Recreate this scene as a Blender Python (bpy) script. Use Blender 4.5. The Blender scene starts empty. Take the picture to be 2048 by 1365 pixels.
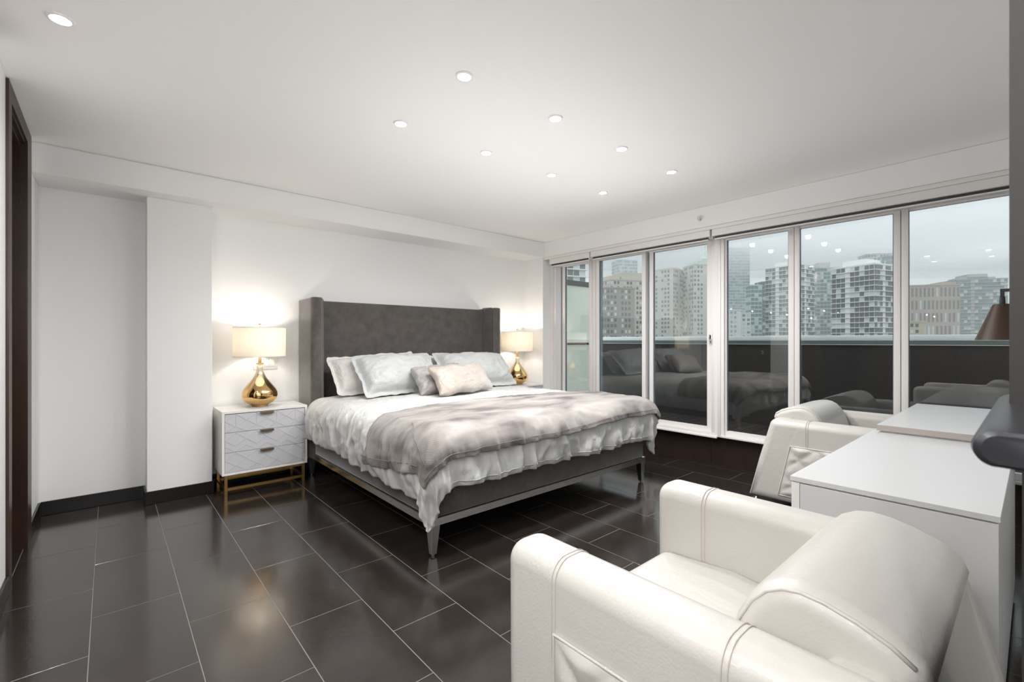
import bpy, bmesh, math, random
import numpy as np
from mathutils import Vector, Matrix, noise
random.seed(7)
PI = math.pi
# ------------------------------------------------------------------ camera, world, exposure
SC = bpy.context.scene
COL = SC.collection
H = 2.54                      # ceiling
YAW = .7195; FPX = 919.5; EYE = 1.25
cam = bpy.data.cameras.new('camera'); camo = bpy.data.objects.new('camera', cam); COL.objects.link(camo)
camo.location = (0, 0, EYE); camo.rotation_euler = (PI/2, 0, -YAW)
cam.sensor_width = 36; cam.lens = FPX/2048*36; cam.shift_y = -.0005
cam.clip_start = .02; cam.clip_end = 3000
cam.dof.use_dof = True; cam.dof.focus_distance = 3.6; cam.dof.aperture_fstop = 13
SC.camera = camo
SC.view_settings.view_transform = 'Standard'; SC.view_settings.look = 'None'
SC.view_settings.gamma = 1; SC.view_settings.use_curve_mapping = False
SC.view_settings.exposure = 1.0
try:
    cy = SC.cycles
    cy.use_denoising = True; cy.max_bounces = 14; cy.diffuse_bounces = 6; cy.glossy_bounces = 5
    cy.transmission_bounces = 8; cy.transparent_max_bounces = 16; cy.volume_bounces = 12
    cy.sample_clamp_indirect = 6; cy.caustics_reflective = False; cy.caustics_refractive = False
except Exception: pass
SKY = 0.65          # strength of the overcast sky
DOWN = 23.5        # watts of one ceiling downlight
BED_LAMP = 3.6    # watts of one bedside lamp bulb
w = bpy.data.worlds.new('world'); SC.world = w; w.use_nodes = True
nt = w.node_tree; nt.nodes.clear()
wo = nt.nodes.new('ShaderNodeOutputWorld'); bg = nt.nodes.new('ShaderNodeBackground')
tc = nt.nodes.new('ShaderNodeTexCoord'); sp = nt.nodes.new('ShaderNodeSeparateXYZ')
cr = nt.nodes.new('ShaderNodeValToRGB'); mr = nt.nodes.new('ShaderNodeMapRange')
nt.links.new(tc.outputs['Generated'], sp.inputs[0]); nt.links.new(sp.outputs['Z'], mr.inputs['Value'])
mr.inputs['From Min'].default_value = -.2; mr.inputs['From Max'].default_value = 1
nt.links.new(mr.outputs[0], cr.inputs[0])
e = cr.color_ramp.elements
e[0].position = 0; e[0].color = (.72, .75, .77, 1)
e[1].position = 1; e[1].color = (1.35, 1.45, 1.55, 1)
n_ = cr.color_ramp.elements.new(.18); n_.color = (.76, .80, .82, 1)
n_ = cr.color_ramp.elements.new(.42); n_.color = (.78, .85, .89, 1)
nt.links.new(cr.outputs[0], bg.inputs[0]); bg.inputs[1].default_value = SKY
nt.links.new(bg.outputs[0], wo.inputs[0])

def lamp_light(name, kind, loc, power, color=(1, 1, 1), radius=.03, spot=None, rot=None):
    l = bpy.data.lights.new(name, kind); l.energy = power; l.color = color
    if kind in ('POINT', 'SPOT'): l.shadow_soft_size = radius
    if spot: l.spot_size = spot; l.spot_blend = 1
    o = bpy.data.objects.new(name, l); COL.objects.link(o); o.location = loc
    if rot: o.rotation_euler = rot
    return o

# ------------------------------------------------------------------ materials
def mat(name, color, rough=.5, metal=0, bump=None, vary=None, spec=.5, coat=0, sheen=0, emit=None, trans=0, ior=1.5, alpha=1, wave=None, aniso=0):
    """bump=(scale, strength[, detail]); vary=(scale, second colour, contrast)"""
    m = bpy.data.materials.new(name); m.use_nodes = True
    t = m.node_tree; b = t.nodes['Principled BSDF']; L = t.links.new
    b.inputs['Base Color'].default_value = (*color, 1); b.inputs['Roughness'].default_value = rough
    b.inputs['Metallic'].default_value = metal; b.inputs['Specular IOR Level'].default_value = spec
    b.inputs['Coat Weight'].default_value = coat; b.inputs['Coat Roughness'].default_value = .08
    b.inputs['Sheen Weight'].default_value = sheen; b.inputs['Sheen Roughness'].default_value = .4
    b.inputs['Transmission Weight'].default_value = trans; b.inputs['IOR'].default_value = ior
    b.inputs['Alpha'].default_value = alpha; b.inputs['Anisotropic'].default_value = aniso
    co = t.nodes.new('ShaderNodeTexCoord')
    if vary:
        n = t.nodes.new('ShaderNodeTexNoise'); n.inputs['Scale'].default_value = vary[0]; n.inputs['Detail'].default_value = 6
        n.inputs['Roughness'].default_value = .65
        L(co.outputs['Object'], n.inputs['Vector'])
        r = t.nodes.new('ShaderNodeMapRange'); k = vary[2] if len(vary) > 2 else .2
        r.inputs['From Min'].default_value = .5-k; r.inputs['From Max'].default_value = .5+k
        mx = t.nodes.new('ShaderNodeMix'); mx.data_type = 'RGBA'
        mx.inputs['A'].default_value = (*color, 1); mx.inputs['B'].default_value = (*vary[1], 1)
        L(n.outputs['Fac'], r.inputs['Value']); L(r.outputs[0], mx.inputs['Factor']); L(mx.outputs['Result'], b.inputs['Base Color'])
    if bump:
        n = t.nodes.new('ShaderNodeTexNoise'); n.inputs['Scale'].default_value = bump[0]
        n.inputs['Detail'].default_value = bump[2] if len(bump) > 2 else 3
        L(co.outputs['Object'], n.inputs['Vector'])
        bp = t.nodes.new('ShaderNodeBump'); bp.inputs['Strength'].default_value = bump[1]; bp.inputs['Distance'].default_value = .01
        L(n.outputs['Fac'], bp.inputs['Height']); L(bp.outputs[0], b.inputs['Normal'])
    if emit:
        b.inputs['Emission Color'].default_value = (*emit[0], 1); b.inputs['Emission Strength'].default_value = emit[1]
    return m

def glass_mat(name, tint, refl, rough=0.0):
    m = bpy.data.materials.new(name); m.use_nodes = True; t = m.node_tree; t.nodes.clear(); L = t.links.new
    o = t.nodes.new('ShaderNodeOutputMaterial'); tr = t.nodes.new('ShaderNodeBsdfTransparent'); gl = t.nodes.new('ShaderNodeBsdfGlossy')
    gl.inputs['Roughness'].default_value = rough; tr.inputs[0].default_value = (*tint, 1)
    lw = t.nodes.new('ShaderNodeLayerWeight'); lw.inputs['Blend'].default_value = .5
    pw = t.nodes.new('ShaderNodeMath'); pw.operation = 'POWER'; pw.inputs[1].default_value = 4.5
    ma = t.nodes.new('ShaderNodeMath'); ma.operation = 'MULTIPLY_ADD'; ma.inputs[1].default_value = 1-refl; ma.inputs[2].default_value = refl
    mx = t.nodes.new('ShaderNodeMixShader')
    L(lw.outputs['Facing'], pw.inputs[0]); L(pw.outputs[0], ma.inputs[0]); L(ma.outputs[0], mx.inputs[0])
    L(tr.outputs[0], mx.inputs[1]); L(gl.outputs[0], mx.inputs[2]); L(mx.outputs[0], o.inputs[0])
    return m

M = {}
M['wall'] = mat('wall_paint', (.84, .84, .835), .55, bump=(180, .05))
M['ceil'] = mat('ceiling_paint', (.92, .918, .91), .7, bump=(200, .04))
M['base'] = mat('baseboard_tile', (.006, .0055, .005), .30, bump=(60, .02))
M['grout'] = mat('grout', (.17, .16, .145), .8)
M['tile'] = mat('floor_tile', (.016, .013, .0115), .15, vary=(7, (.030, .024, .021), .25), bump=(45, .022, 6), spec=.72)
M['kick'] = mat('kick_tile', (.022, .014, .011), .3, vary=(9, (.034, .022, .018), .2), bump=(40, .04, 5))
M['wood'] = mat('dark_wood', (.045, .022, .013), .38, vary=(4, (.028, .013, .008), .2), bump=(30, .05))
M['frame'] = mat('window_frame_paint', (.78, .755, .74), .42, bump=(250, .02))
M['frame_seal'] = mat('window_gasket', (.10, .12, .15), .6)  # dark gasket strips along the pane edges
M['frame_out'] = mat('outer_wall_panel', (.20, .28, .33), .5)
M['glass'] = glass_mat('window_glass', (.96, .975, .97), .085)
M['blind'] = mat('blind_cassette', (.74, .73, .71), .5)
M['blind_fab'] = mat('blind_fabric', (.06, .06, .065), .8)
M['chrome'] = mat('chrome', (.75, .75, .76), .16, 1)
M['steel'] = mat('brushed_steel', (.74, .74, .75), .24, 1, bump=(90, .04))
M['velvet'] = mat('grey_velvet', (.066, .058, .053), .85, vary=(9, (.108, .098, .092), .18), sheen=.9, bump=(40, .10, 8))
M['velvet_edge'] = mat('grey_velvet_piping', (.13, .12, .11), .8, sheen=.5)
M['duvet'] = mat('duvet_cotton', (.57, .565, .545), .8, vary=(2.2, (.54, .55, .54), .2), bump=(14, .35, 8), sheen=.15)
M['sham'] = mat('sham_satin', (.47, .485, .485), .55, bump=(16, .35, 6), sheen=.2)
M['pillow'] = mat('pillow_white', (.62, .59, .57), .8, bump=(12, .3, 6))
M['gold'] = mat('gold_metal', (.68, .43, .16), .28, 1, bump=(120, .02))
M['brass'] = mat('aged_brass', (.36, .26, .15), .35, 1)
M['lacquer'] = mat('white_lacquer', (.78, .765, .74), .35, bump=(150, .01))
M['drawer'] = mat('grey_drawer', (.54, .54, .56), .38)
M['desk'] = mat('white_laminate', (.61, .61, .61), .28)
M['desk_edge'] = mat('laminate_edge', (.42, .38, .35), .5)
M['leather'] = mat('cream_leather', (.545, .525, .49), .38, vary=(3, (.52, .50, .465), .2), bump=(140, .10, 5), coat=.12)
M['seam'] = mat('leather_seam', (.52, .48, .43), .5)
M['black'] = mat('black_metal', (.016, .016, .018), .35, .2)
M['bronze'] = mat('bronze_inside', (.045, .026, .014), .45, .2)
M['charcoal'] = mat('charcoal_handle', (.045, .047, .052), .32, .6)
M['door_dark'] = mat('dark_door_paint', (.010, .009, .009), .55, vary=(8, (.014, .011, .010), .2))
M['switch'] = mat('switch_plastic', (.80, .79, .76), .35)
M['deck'] = mat('terrace_deck', (.035, .025, .020), .5, vary=(5, (.055, .042, .034), .2), bump=(30, .1))
M['parapet'] = mat('parapet_granite', (.020, .018, .017), .6, vary=(70, (.040, .037, .034), .18), bump=(160, .1))
M['fascia'] = mat('green_fascia', (.10, .145, .13), .4, vary=(60, (.16, .21, .19), .2))
M['cap'] = mat('white_coping', (.93, .95, .95), .5)
M['frost'] = mat('frosted_glass', (.62, .74, .68), .5, trans=.0)
M['rail'] = mat('dark_rail', (.055, .05, .05), .5)
M['ground'] = mat('far_ground', (.16, .17, .17), .9)
M['disc'] = mat('downlight_lens', (1, 1, 1), .5, emit=((1, .985, .96), 14))
M['trimring'] = mat('downlight_ring', (.85, .85, .85), .4)
M['bulb'] = mat('bulb', (1, 1, 1), .5, emit=((1, .90, .78), 6))

# shade: thin fabric that glows from the bulb behind it
def creases(m, scale, stren, dist=.012, stretch=(1, 1, 1)):
    t = m.node_tree; b = t.nodes['Principled BSDF']; L = t.links.new
    co = t.nodes.new('ShaderNodeTexCoord'); mp = t.nodes.new('ShaderNodeMapping'); mp.inputs['Scale'].default_value = stretch
    L(co.outputs['Object'], mp.inputs[0]); hs = []
    for sc, ds in ((scale, 1.2), (scale*2.7, .8)):
        n = t.nodes.new('ShaderNodeTexNoise'); n.inputs['Scale'].default_value = sc; n.inputs['Detail'].default_value = 2; n.inputs['Distortion'].default_value = ds
        L(mp.outputs[0], n.inputs['Vector'])
        a = t.nodes.new('ShaderNodeMath'); a.operation = 'SUBTRACT'; a.inputs[1].default_value = .5; L(n.outputs['Fac'], a.inputs[0])
        c = t.nodes.new('ShaderNodeMath'); c.operation = 'ABSOLUTE'; L(a.outputs[0], c.inputs[0])
        d = t.nodes.new('ShaderNodeMapRange'); d.interpolation_type = 'SMOOTHSTEP'; d.inputs['From Max'].default_value = .09; L(c.outputs[0], d.inputs['Value']); hs.append(d.outputs[0])
    ad = t.nodes.new('ShaderNodeMath'); ad.operation = 'MULTIPLY_ADD'; ad.inputs[1].default_value = .45; L(hs[1], ad.inputs[0]); L(hs[0], ad.inputs[2])
    bp = t.nodes.new('ShaderNodeBump'); bp.inputs['Strength'].default_value = stren; bp.inputs['Distance'].default_value = dist
    L(ad.outputs[0], bp.inputs['Height'])
    old = b.inputs['Normal'].links
    if old: L(old[0].from_socket, bp.inputs['Normal'])
    L(bp.outputs[0], b.inputs['Normal']); return m
creases(M['duvet'], 3.0, .38, .010, (1, 1, .55)); creases(M['sham'], 5.0, .28, .009, (.6, 1, 1.2)); creases(M['pillow'], 5.0, .3, .010)
creases(M['leather'], 3.2, .10, .004)
def shade_mat():
    m = bpy.data.materials.new('lamp_shade_linen'); m.use_nodes = True; t = m.node_tree; t.nodes.clear(); L = t.links.new
    o = t.nodes.new('ShaderNodeOutputMaterial'); d = t.nodes.new('ShaderNodeBsdfDiffuse'); tl = t.nodes.new('ShaderNodeBsdfTranslucent')
    d.inputs[0].default_value = (.84, .82, .78, 1); tl.inputs[0].default_value = (.90, .84, .74, 1)
    mx = t.nodes.new('ShaderNodeMixShader'); mx.inputs[0].default_value = .36
    L(d.outputs[0], mx.inputs[1]); L(tl.outputs[0], mx.inputs[2]); L(mx.outputs[0], o.inputs[0]); return m
M['shade'] = shade_mat()

def frost_mat():
    m = bpy.data.materials.new('frosted_glass_screen'); m.use_nodes = True; t = m.node_tree; t.nodes.clear(); L = t.links.new
    o = t.nodes.new('ShaderNodeOutputMaterial'); d = t.nodes.new('ShaderNodeBsdfDiffuse'); tl = t.nodes.new('ShaderNodeBsdfTranslucent')
    d.inputs[0].default_value = (.86, .91, .85, 1); tl.inputs[0].default_value = (.88, .92, .84, 1)
    mx = t.nodes.new('ShaderNodeMixShader'); mx.inputs[0].default_value = .5
    L(d.outputs[0], mx.inputs[1]); L(tl.outputs[0], mx.inputs[2]); L(mx.outputs[0], o.inputs[0]); return m
M['frost'] = frost_mat()
# gourd base: gold mirror below fading to clear amber glass at the neck
def gourd_mat():
    m = bpy.data.materials.new('gold_mercury_glass'); m.use_nodes = True; t = m.node_tree; b = t.nodes['Principled BSDF']; L = t.links.new
    co = t.nodes.new('ShaderNodeTexCoord'); s = t.nodes.new('ShaderNodeSeparateXYZ'); r = t.nodes.new('ShaderNodeValToRGB')
    L(co.outputs['Object'], s.inputs[0]); mr = t.nodes.new('ShaderNodeMapRange')
    mr.inputs['From Min'].default_value = 0; mr.inputs['From Max'].default_value = .36
    L(s.outputs['Z'], mr.inputs['Value']); L(mr.outputs[0], r.inputs[0])
    e = r.color_ramp.elements; e[0].position = 0; e[0].color = (.80, .50, .20, 1); e[1].position = .95; e[1].color = (.92, .84, .70, 1)
    k = r.color_ramp.elements.new(.45); k.color = (.74, .48, .21, 1)
    L(r.outputs[0], b.inputs['Base Color']); b.inputs['Metallic'].default_value = 1; b.inputs['Roughness'].default_value = .06
    tr = t.nodes.new('ShaderNodeBsdfTransparent'); tr.inputs[0].default_value = (.97, .93, .85, 1)
    mx = t.nodes.new('ShaderNodeMixShader'); r2 = t.nodes.new('ShaderNodeMapRange')
    r2.inputs['From Min'].default_value = .17; r2.inputs['From Max'].default_value = .30; r2.inputs['To Max'].default_value = .72
    L(s.outputs['Z'], r2.inputs['Value']); L(r2.outputs[0], mx.inputs[0]); L(b.outputs[0], mx.inputs[1]); L(tr.outputs[0], mx.inputs[2])
    L(mx.outputs[0], t.nodes['Material Output'].inputs[0]); return m
M['gourd'] = gourd_mat()

# throw: taupe knitted blotches over silver with a herringbone relief
def throw_mat():
    m = mat('throw_knit', (.42, .385, .37), .7, sheen=.3); t = m.node_tree; b = t.nodes['Principled BSDF']; L = t.links.new
    uv = t.nodes.new('ShaderNodeUVMap'); uv.uv_map = 'st'
    mp = t.nodes.new('ShaderNodeMapping'); mp.inputs['Scale'].default_value = (1.1, 3.2, 1); L(uv.outputs[0], mp.inputs[0])
    n = t.nodes.new('ShaderNodeTexNoise'); n.inputs['Scale'].default_value = 1.9; n.inputs['Detail'].default_value = 5; n.inputs['Distortion'].default_value = .5
    L(mp.outputs[0], n.inputs['Vector']); r = t.nodes.new('ShaderNodeValToRGB'); L(n.outputs['Fac'], r.inputs[0])
    e = r.color_ramp.elements; e[0].position = .36; e[0].color = (.10, .085, .083, 1); e[1].position = .70; e[1].color = (.37, .345, .325, 1)
    k = r.color_ramp.elements.new(.46); k.color = (.21, .19, .178, 1)
    L(r.outputs[0], b.inputs['Base Color'])
    w1 = t.nodes.new('ShaderNodeTexWave'); w1.wave_type = 'BANDS'; w1.bands_direction = 'DIAGONAL'; w1.inputs['Scale'].default_value = 80; w1.inputs['Distortion'].default_value = 2
    L(uv.outputs[0], w1.inputs['Vector'])
    bp = t.nodes.new('ShaderNodeBump'); bp.inputs['Strength'].default_value = .4; bp.inputs['Distance'].default_value = .004
    L(w1.outputs['Fac'], bp.inputs['Height']); L(bp.outputs[0], b.inputs['Normal']); return m
M['throw'] = throw_mat()
M['throw_hem'] = mat('throw_hem', (.16, .15, .155), .7)

def lumbar_mat():
    m = mat('lumbar_sequin', (.70, .62, .55), .35, sheen=.3); t = m.node_tree; b = t.nodes['Principled BSDF']; L = t.links.new
    co = t.nodes.new('ShaderNodeTexCoord')
    n = t.nodes.new('ShaderNodeTexNoise'); n.inputs['Scale'].default_value = 4; n.inputs['Detail'].default_value = 4; L(co.outputs['Object'], n.inputs['Vector'])
    r = t.nodes.new('ShaderNodeValToRGB'); L(n.outputs['Fac'], r.inputs[0]); e = r.color_ramp.elements
    e[0].position = .36; e[0].color = (.40, .34, .29, 1); e[1].position = .62; e[1].color = (.45, .425, .395, 1)
    L(r.outputs[0], b.inputs['Base Color'])
    v = t.nodes.new('ShaderNodeTexVoronoi'); v.feature = 'DISTANCE_TO_EDGE'; v.inputs['Scale'].default_value = 42; L(co.outputs['Object'], v.inputs['Vector'])
    bp = t.nodes.new('ShaderNodeBump'); bp.inputs['Strength'].default_value = .6; bp.inputs['Distance'].default_value = .006
    L(v.outputs['Distance'], bp.inputs['Height']); L(bp.outputs[0], b.inputs['Normal']); return m
M['lumbar'] = lumbar_mat()
M['lumbar_grey'] = mat('lumbar_grey_satin', (.27, .245, .235), .5, vary=(7, (.36, .34, .335), .2), bump=(18, .4, 5), sheen=.4)

# ------------------------------------------------------------------ mesh helpers
def link(name, me, m=None, parent=None, smooth=False):
    o = bpy.data.objects.new(name, me); COL.objects.link(o)
    if m is not None and not me.materials: me.materials.append(m if not isinstance(m, str) else M[m])
    if parent is not None: o.parent = parent
    if smooth:
        for p in me.polygons: p.use_smooth = True
    return o
def obj(name, bm, m, parent=None, smooth=False, angle=None):
    me = bpy.data.meshes.new(name); bmesh.ops.recalc_face_normals(bm, faces=bm.faces[:]); bm.to_mesh(me); bm.free()
    o = link(name, me, m, parent, smooth)
    if angle is not None:
        for p in me.polygons: p.use_smooth = True
        try: me.set_sharp_from_angle(angle=angle)
        except Exception: pass
    return o
def box(bm, a, b):
    x0, y0, z0 = a; x1, y1, z1 = b
    vs = [bm.verts.new(p) for p in ((x0,y0,z0),(x1,y0,z0),(x1,y1,z0),(x0,y1,z0),(x0,y0,z1),(x1,y0,z1),(x1,y1,z1),(x0,y1,z1))]
    for f in ((0,3,2,1),(4,5,6,7),(0,1,5,4),(1,2,6,5),(2,3,7,6),(3,0,4,7)): bm.faces.new([vs[i] for i in f])
    return vs
def BX(name, a, b, m, parent=None, bevel=0, seg=2):
    bm = bmesh.new(); a2 = [min(p, q) for p, q in zip(a, b)]; b2 = [max(p, q) for p, q in zip(a, b)]
    box(bm, a2, b2)
    if bevel: bmesh.ops.bevel(bm, geom=bm.edges[:], offset=bevel, segments=seg, affect='EDGES', profile=.5)
    return obj(name, bm, m, parent, angle=(.6 if bevel else None))
def BXS(name, boxes, m, parent=None):
    bm = bmesh.new()
    for a, b in boxes: box(bm, [min(p, q) for p, q in zip(a, b)], [max(p, q) for p, q in zip(a, b)])
    return obj(name, bm, m, parent)
def lathe(prof, n=40, cap=True):
    bm = bmesh.new(); rings = []
    for r, z in prof:
        rings.append([bm.verts.new((r*math.cos(2*PI*i/n), r*math.sin(2*PI*i/n), z)) for i in range(n)])
    for a, b in zip(rings, rings[1:]):
        for i in range(n): bm.faces.new((a[i], a[(i+1) % n], b[(i+1) % n], b[i]))
    if cap: bm.faces.new(rings[0][::-1]); bm.faces.new(rings[-1])
    return bm
def tube(path, r, n=8, closed=False):
    bm = bmesh.new(); P = [Vector(p) for p in path]; rings = []; up0 = Vector((0, 0, 1))
    for i, p in enumerate(P):
        a = P[(i-1) % len(P)] if closed or i > 0 else p; b = P[(i+1) % len(P)] if closed or i < len(P)-1 else p
        d = (b-a).normalized(); up = up0 if abs(d.dot(up0)) < .95 else Vector((1, 0, 0))
        s = d.cross(up).normalized(); u = s.cross(d)
        rr = r[i] if isinstance(r, (list, tuple)) else r
        rings.append([bm.verts.new(p+(s*math.cos(2*PI*k/n)+u*math.sin(2*PI*k/n))*rr) for k in range(n)])
    m = len(rings)
    for i in range(m if closed else m-1):
        a, b = rings[i], rings[(i+1) % m]
        for k in range(n): bm.faces.new((a[k], a[(k+1) % n], b[(k+1) % n], b[k]))
    if not closed: bm.faces.new(rings[0][::-1]); bm.faces.new(rings[-1])
    return bm
def shift(bm, v): bmesh.ops.translate(bm, vec=v, verts=bm.verts[:]); return bm
def tag(o, label=None, cat=None, group=None, kind=None):
    if label: o['label'] = label
    if cat: o['category'] = cat
    if group: o['group'] = group
    if kind: o['kind'] = kind
    return o
def thing(name, label, cat, loc=(0, 0, 0), rz=0, group=None, kind=None):
    o = bpy.data.objects.new(name, None); COL.objects.link(o); o.location = loc; o.rotation_euler = (0, 0, rz)
    o.empty_display_size = .1
    return tag(o, label, cat, group, kind)
def kids(o, cache=None): return [c for c in bpy.data.objects if c.parent == o]
def copy_tree(o, parent=None):
    c = o.copy(); COL.objects.link(c)
    if parent: c.parent = parent
    for k in kids(o): copy_tree(k, c)
    return c
def S(o): o['kind'] = 'structure'; return o

def wn(o):
    m_ = o.modifiers.new('weighted', 'WEIGHTED_NORMAL'); m_.mode = 'FACE_AREA'; m_.weight = 100; m_.keep_sharp = True
    return o

# ------------------------------------------------------------------ room shell
XL, XW, YB, YN = -.38, 4.53, 4.67, -.45         # left wall, window wall, bed wall, near wall
XH = -2.6                                       # end of the entrance hall
floor = S(BX('floor', (XH, YN-.05, -.12), (XW, YB, -.0006), 'grout'))
xs0, ys0, TW, TL = .918, 1.822, .3262, .652; G = .0017
def tile(x0, x1, y0, y1):
    x0 = max(x0, XH); x1 = min(x1, XW-.012); y0 = max(y0, YN); y1 = min(y1, YB)
    if x1-x0 < .02 or y1-y0 < .02: return
    bm = bmesh.new(); dz = random.uniform(0, .0005)
    box(bm, (x0+G, y0+G, -.0005), (x1-G, y1-G, 0+dz))
    bmesh.ops.bevel(bm, geom=[e_ for e_ in bm.edges if e_.verts[0].co.z > -.0004 and e_.verts[1].co.z > -.0004], offset=.0005, segments=1, affect='EDGES')
    obj('tile', bm, 'tile', floor)
for i in range(-11, 13):
    for k in range(-5, 6):
        x0 = xs0+i*TW; y0 = ys0+(TL/2 if i % 2 else 0)+k*TL
        if x0 > XW or y0 > YB: continue
        if x0+TW < XL-.02 and y0 > 2.6: continue
        tile(x0, x0+TW, y0, y0+TL)
S(BX('ceiling', (XH, YN-.05, H), (XW+.12, YB+.1, H+.12), 'ceil'))
# bed wall, column, soffit, header
S(BX('wall_back', (XL-.1, YB, 0), (XW+.15, YB+.15, H), 'wall'))
S(BX('wall_column', (.215, 4.45, 0), (.635, YB-.001, 2.345), 'wall', bevel=.003, seg=1))
S(BX('trim_soffit', (XL, 4.28, 2.345), (4.31, YB-.001, H-.001), 'wall', bevel=.003, seg=1))
S(BX('wall_header', (4.31, YN, 2.345), (XW+.12, YB-.001, H-.002), 'wall'))
S(BX('trim_1', (4.318, YN, 2.312), (4.345, 4.30, 2.3445), 'lacquer', bevel=.004))
S(BX('wall_stub', (4.31, 4.30, 0), (4.62, YB-.001, 2.3445), 'wall'))
# left wall with the door opening
DY0, DY1, DZ = 3.38, 4.02, 2.46
wl = S(BXS('wall_left', [((XL-.12, 2.88, 0), (XL, DY0, H-.001)), ((XL-.12, DY1, 0), (XL, YB-.001, H-.001)), ((XL-.12, DY0, DZ), (XL, DY1, H-.001))], 'wall'))
S(BX('wall_hall_side', (XH, 2.5, 0), (XL-.121, 2.62, H-.001), 'door_dark'))
S(BX('trim_4', (XL-.12, 2.5, 0), (XL+.01, 2.8795, H-.001), 'wood', bevel=.004))
S(BX('wall_hall_end', (XH-.12, YN-.05, 0), (XH-.001, 2.62, H-.001), 'door_dark'))
S(BX('wall_near', (XH-.12, YN-.17, 0), (XW+.12, YN-.051, H), 'wall'))
door = thing('door_1', None, None, kind='structure')
bm = bmesh.new()
for a, b in (((XL, 3.31, 0), (-.368, 3.40, 2.532)), ((XL, 4.00, 0), (-.368, 4.176, 2.532)), ((XL, 3.40, 2.445), (-.368, 4.00, 2.532))): box(bm, a, b)
obj('casing', bm, 'wood', door)
BXS('jamb', [((-.50, 3.381, 0), (XL, 3.40, 2.445)), ((-.50, 4.00, 0), (XL, 4.019, 2.445)), ((-.50, 3.40, 2.43), (XL, 4.00, 2.445))], 'wood', door)
BXS('door_stop', [((-.47, 3.985, 0), (-.40, 4.00, 2.43)), ((-.47, 3.40, 0), (-.40, 3.415, 2.43)), ((-.47, 3.415, 2.415), (-.40, 3.985, 2.43))], 'wood', door)
BX('leaf', (-.515, 3.402, .008), (-.475, 3.998, 2.428), 'wood', door, bevel=.002)
hd = BX('handle', (-.474, 3.46, .98), (-.455, 3.50, 1.06), 'steel', door, bevel=.004)
# baseboards
def bb(n, a, b): return S(BX(n, a, b, 'base', bevel=.003, seg=1))
bb('baseboard_left', (XL, 4.177, 0), (XL+.012, 4.655, .10)); bb('baseboard_left_near', (XL, 2.88, 0), (XL+.012, 3.309, .10))
bb('baseboard_recess', (XL+.0125, 4.655, 0), (.2145, YB-.001, .10)); bb('baseboard_column', (.203, 4.436, 0), (.647, 4.4495, .10))
bb('baseboard_column_left', (.203, 4.45, 0), (.2148, 4.6545, .10)); bb('baseboard_column_right', (.6352, 4.45, 0), (.647, 4.6545, .10))
bb('baseboard_back', (.6475, 4.655, 0), (4.309, YB-.001, .10))

# window wall: kick of dark tiles
kick = S(BX('wall_window', (XW+.008, YN, -.01), (XW+.15, 4.30, .29), 'grout'))
y = 2.143-.668*4
while y < 4.30:
    a, b = max(y, YN)+.0015, min(y+.665, 4.298)
    if b-a > .03: BX('tile', (XW-.006, a, .012), (XW+.008, b, .292), 'kick', kick)
    y += .668
S(BX('trim_2', (XW-.022, YN, 0), (XW-.007, 4.298, .018), 'kick'))
S(BX('wall_window_top', (4.47, YN, 2.25), (XW+.1, 4.30, 2.3445), 'frame'))
# window units
FZ0, FZ1 = .30, 2.25
def unit(name, y0, y1, panes, stiles, zb, zglass):
    u = thing(name, None, None, kind='structure')
    FZ0 = zb
    BXS('frame', [((4.46, y1, FZ0), (4.56, y0, zglass-.045)), ((4.46, y1, 2.232), (4.56, y0, FZ1-.001)),
                  ((4.46, y0-.03, zglass-.045), (4.56, y0, 2.232)), ((4.46, y1, zglass-.045), (4.56, y1+.03, 2.232))], 'frame', u)
    BX('sill', (4.44, y1+.001, zb-.006), (4.459, y0-.001, zb+.012), 'frame', u, bevel=.002)
    for (a, b, x) in panes:      # a > b
        s = BXS('sash', [((x-.02, b-.045, zglass-.044), (x+.02, a+.045, zglass)), ((x-.02, b-.045, 2.218), (x+.02, a+.045, 2.2315)),
                     ((x-.02, a, zglass), (x+.02, a+.045, 2.218)), ((x-.02, b-.045, zglass), (x+.02, b, 2.218))], 'frame', u)
        BXS('gasket', [((x-.008, a-.006, zglass), (x+.008, a, 2.218)), ((x-.008, b, zglass), (x+.008, b+.006, 2.218))], 'frame_seal', s)
        BX('pane', (x-.003, b+.0062, zglass), (x+.003, a-.0062, 2.218), 'glass', s)
    for (a, b, x0, x1, mm) in stiles: BX('mullion', (x0, b, zglass-.0445), (x1, a, 2.2315), mm, u, bevel=.003)
    return u
u1 = unit('window_1', 4.24, 2.05, [(4.09, 3.69, 4.53), (3.50, 2.902, 4.49), (2.778, 2.172, 4.515)],
     [(3.649, 3.61, 4.47, 4.55, 'frame'), (3.604, 3.56, 4.475, 4.55, 'frame'), (3.556, 3.51, 4.495, 4.56, 'frame_out'), (2.901, 2.86, 4.485, 4.55, 'frame'), (2.856, 2.82, 4.53, 4.56, 'frame_out'), (2.115, 2.07, 4.465, 4.50, 'frame')], .302, .387)
lk = BX('latch', (4.455, 2.105, 1.215), (4.468, 2.135, 1.315), 'steel', u1, bevel=.003)
BX('latch_grip', (4.447, 2.112, 1.265), (4.4552, 2.122, 1.305), 'black', lk)
BX('keyhole', (4.4545, 2.114, 1.228), (4.4552, 2.122, 1.243), 'black', lk)
unit('window_2', 2.018, -.42, [(1.973, 1.438, 4.505), (1.353, .718, 4.505), (.634, -.33, 4.505)],
     [(1.430, 1.390, 4.476, 4.484, 'frame'), (1.385, 1.346, 4.470, 4.484, 'frame'), (.714, .675, 4.476, 4.484, 'frame'), (.670, .629, 4.470, 4.484, 'frame')], .318, .375)
S(BX('trim_3', (4.452, 2.0185, .31), (4.562, 2.0495, 2.249), 'frame', bevel=.004))
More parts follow.
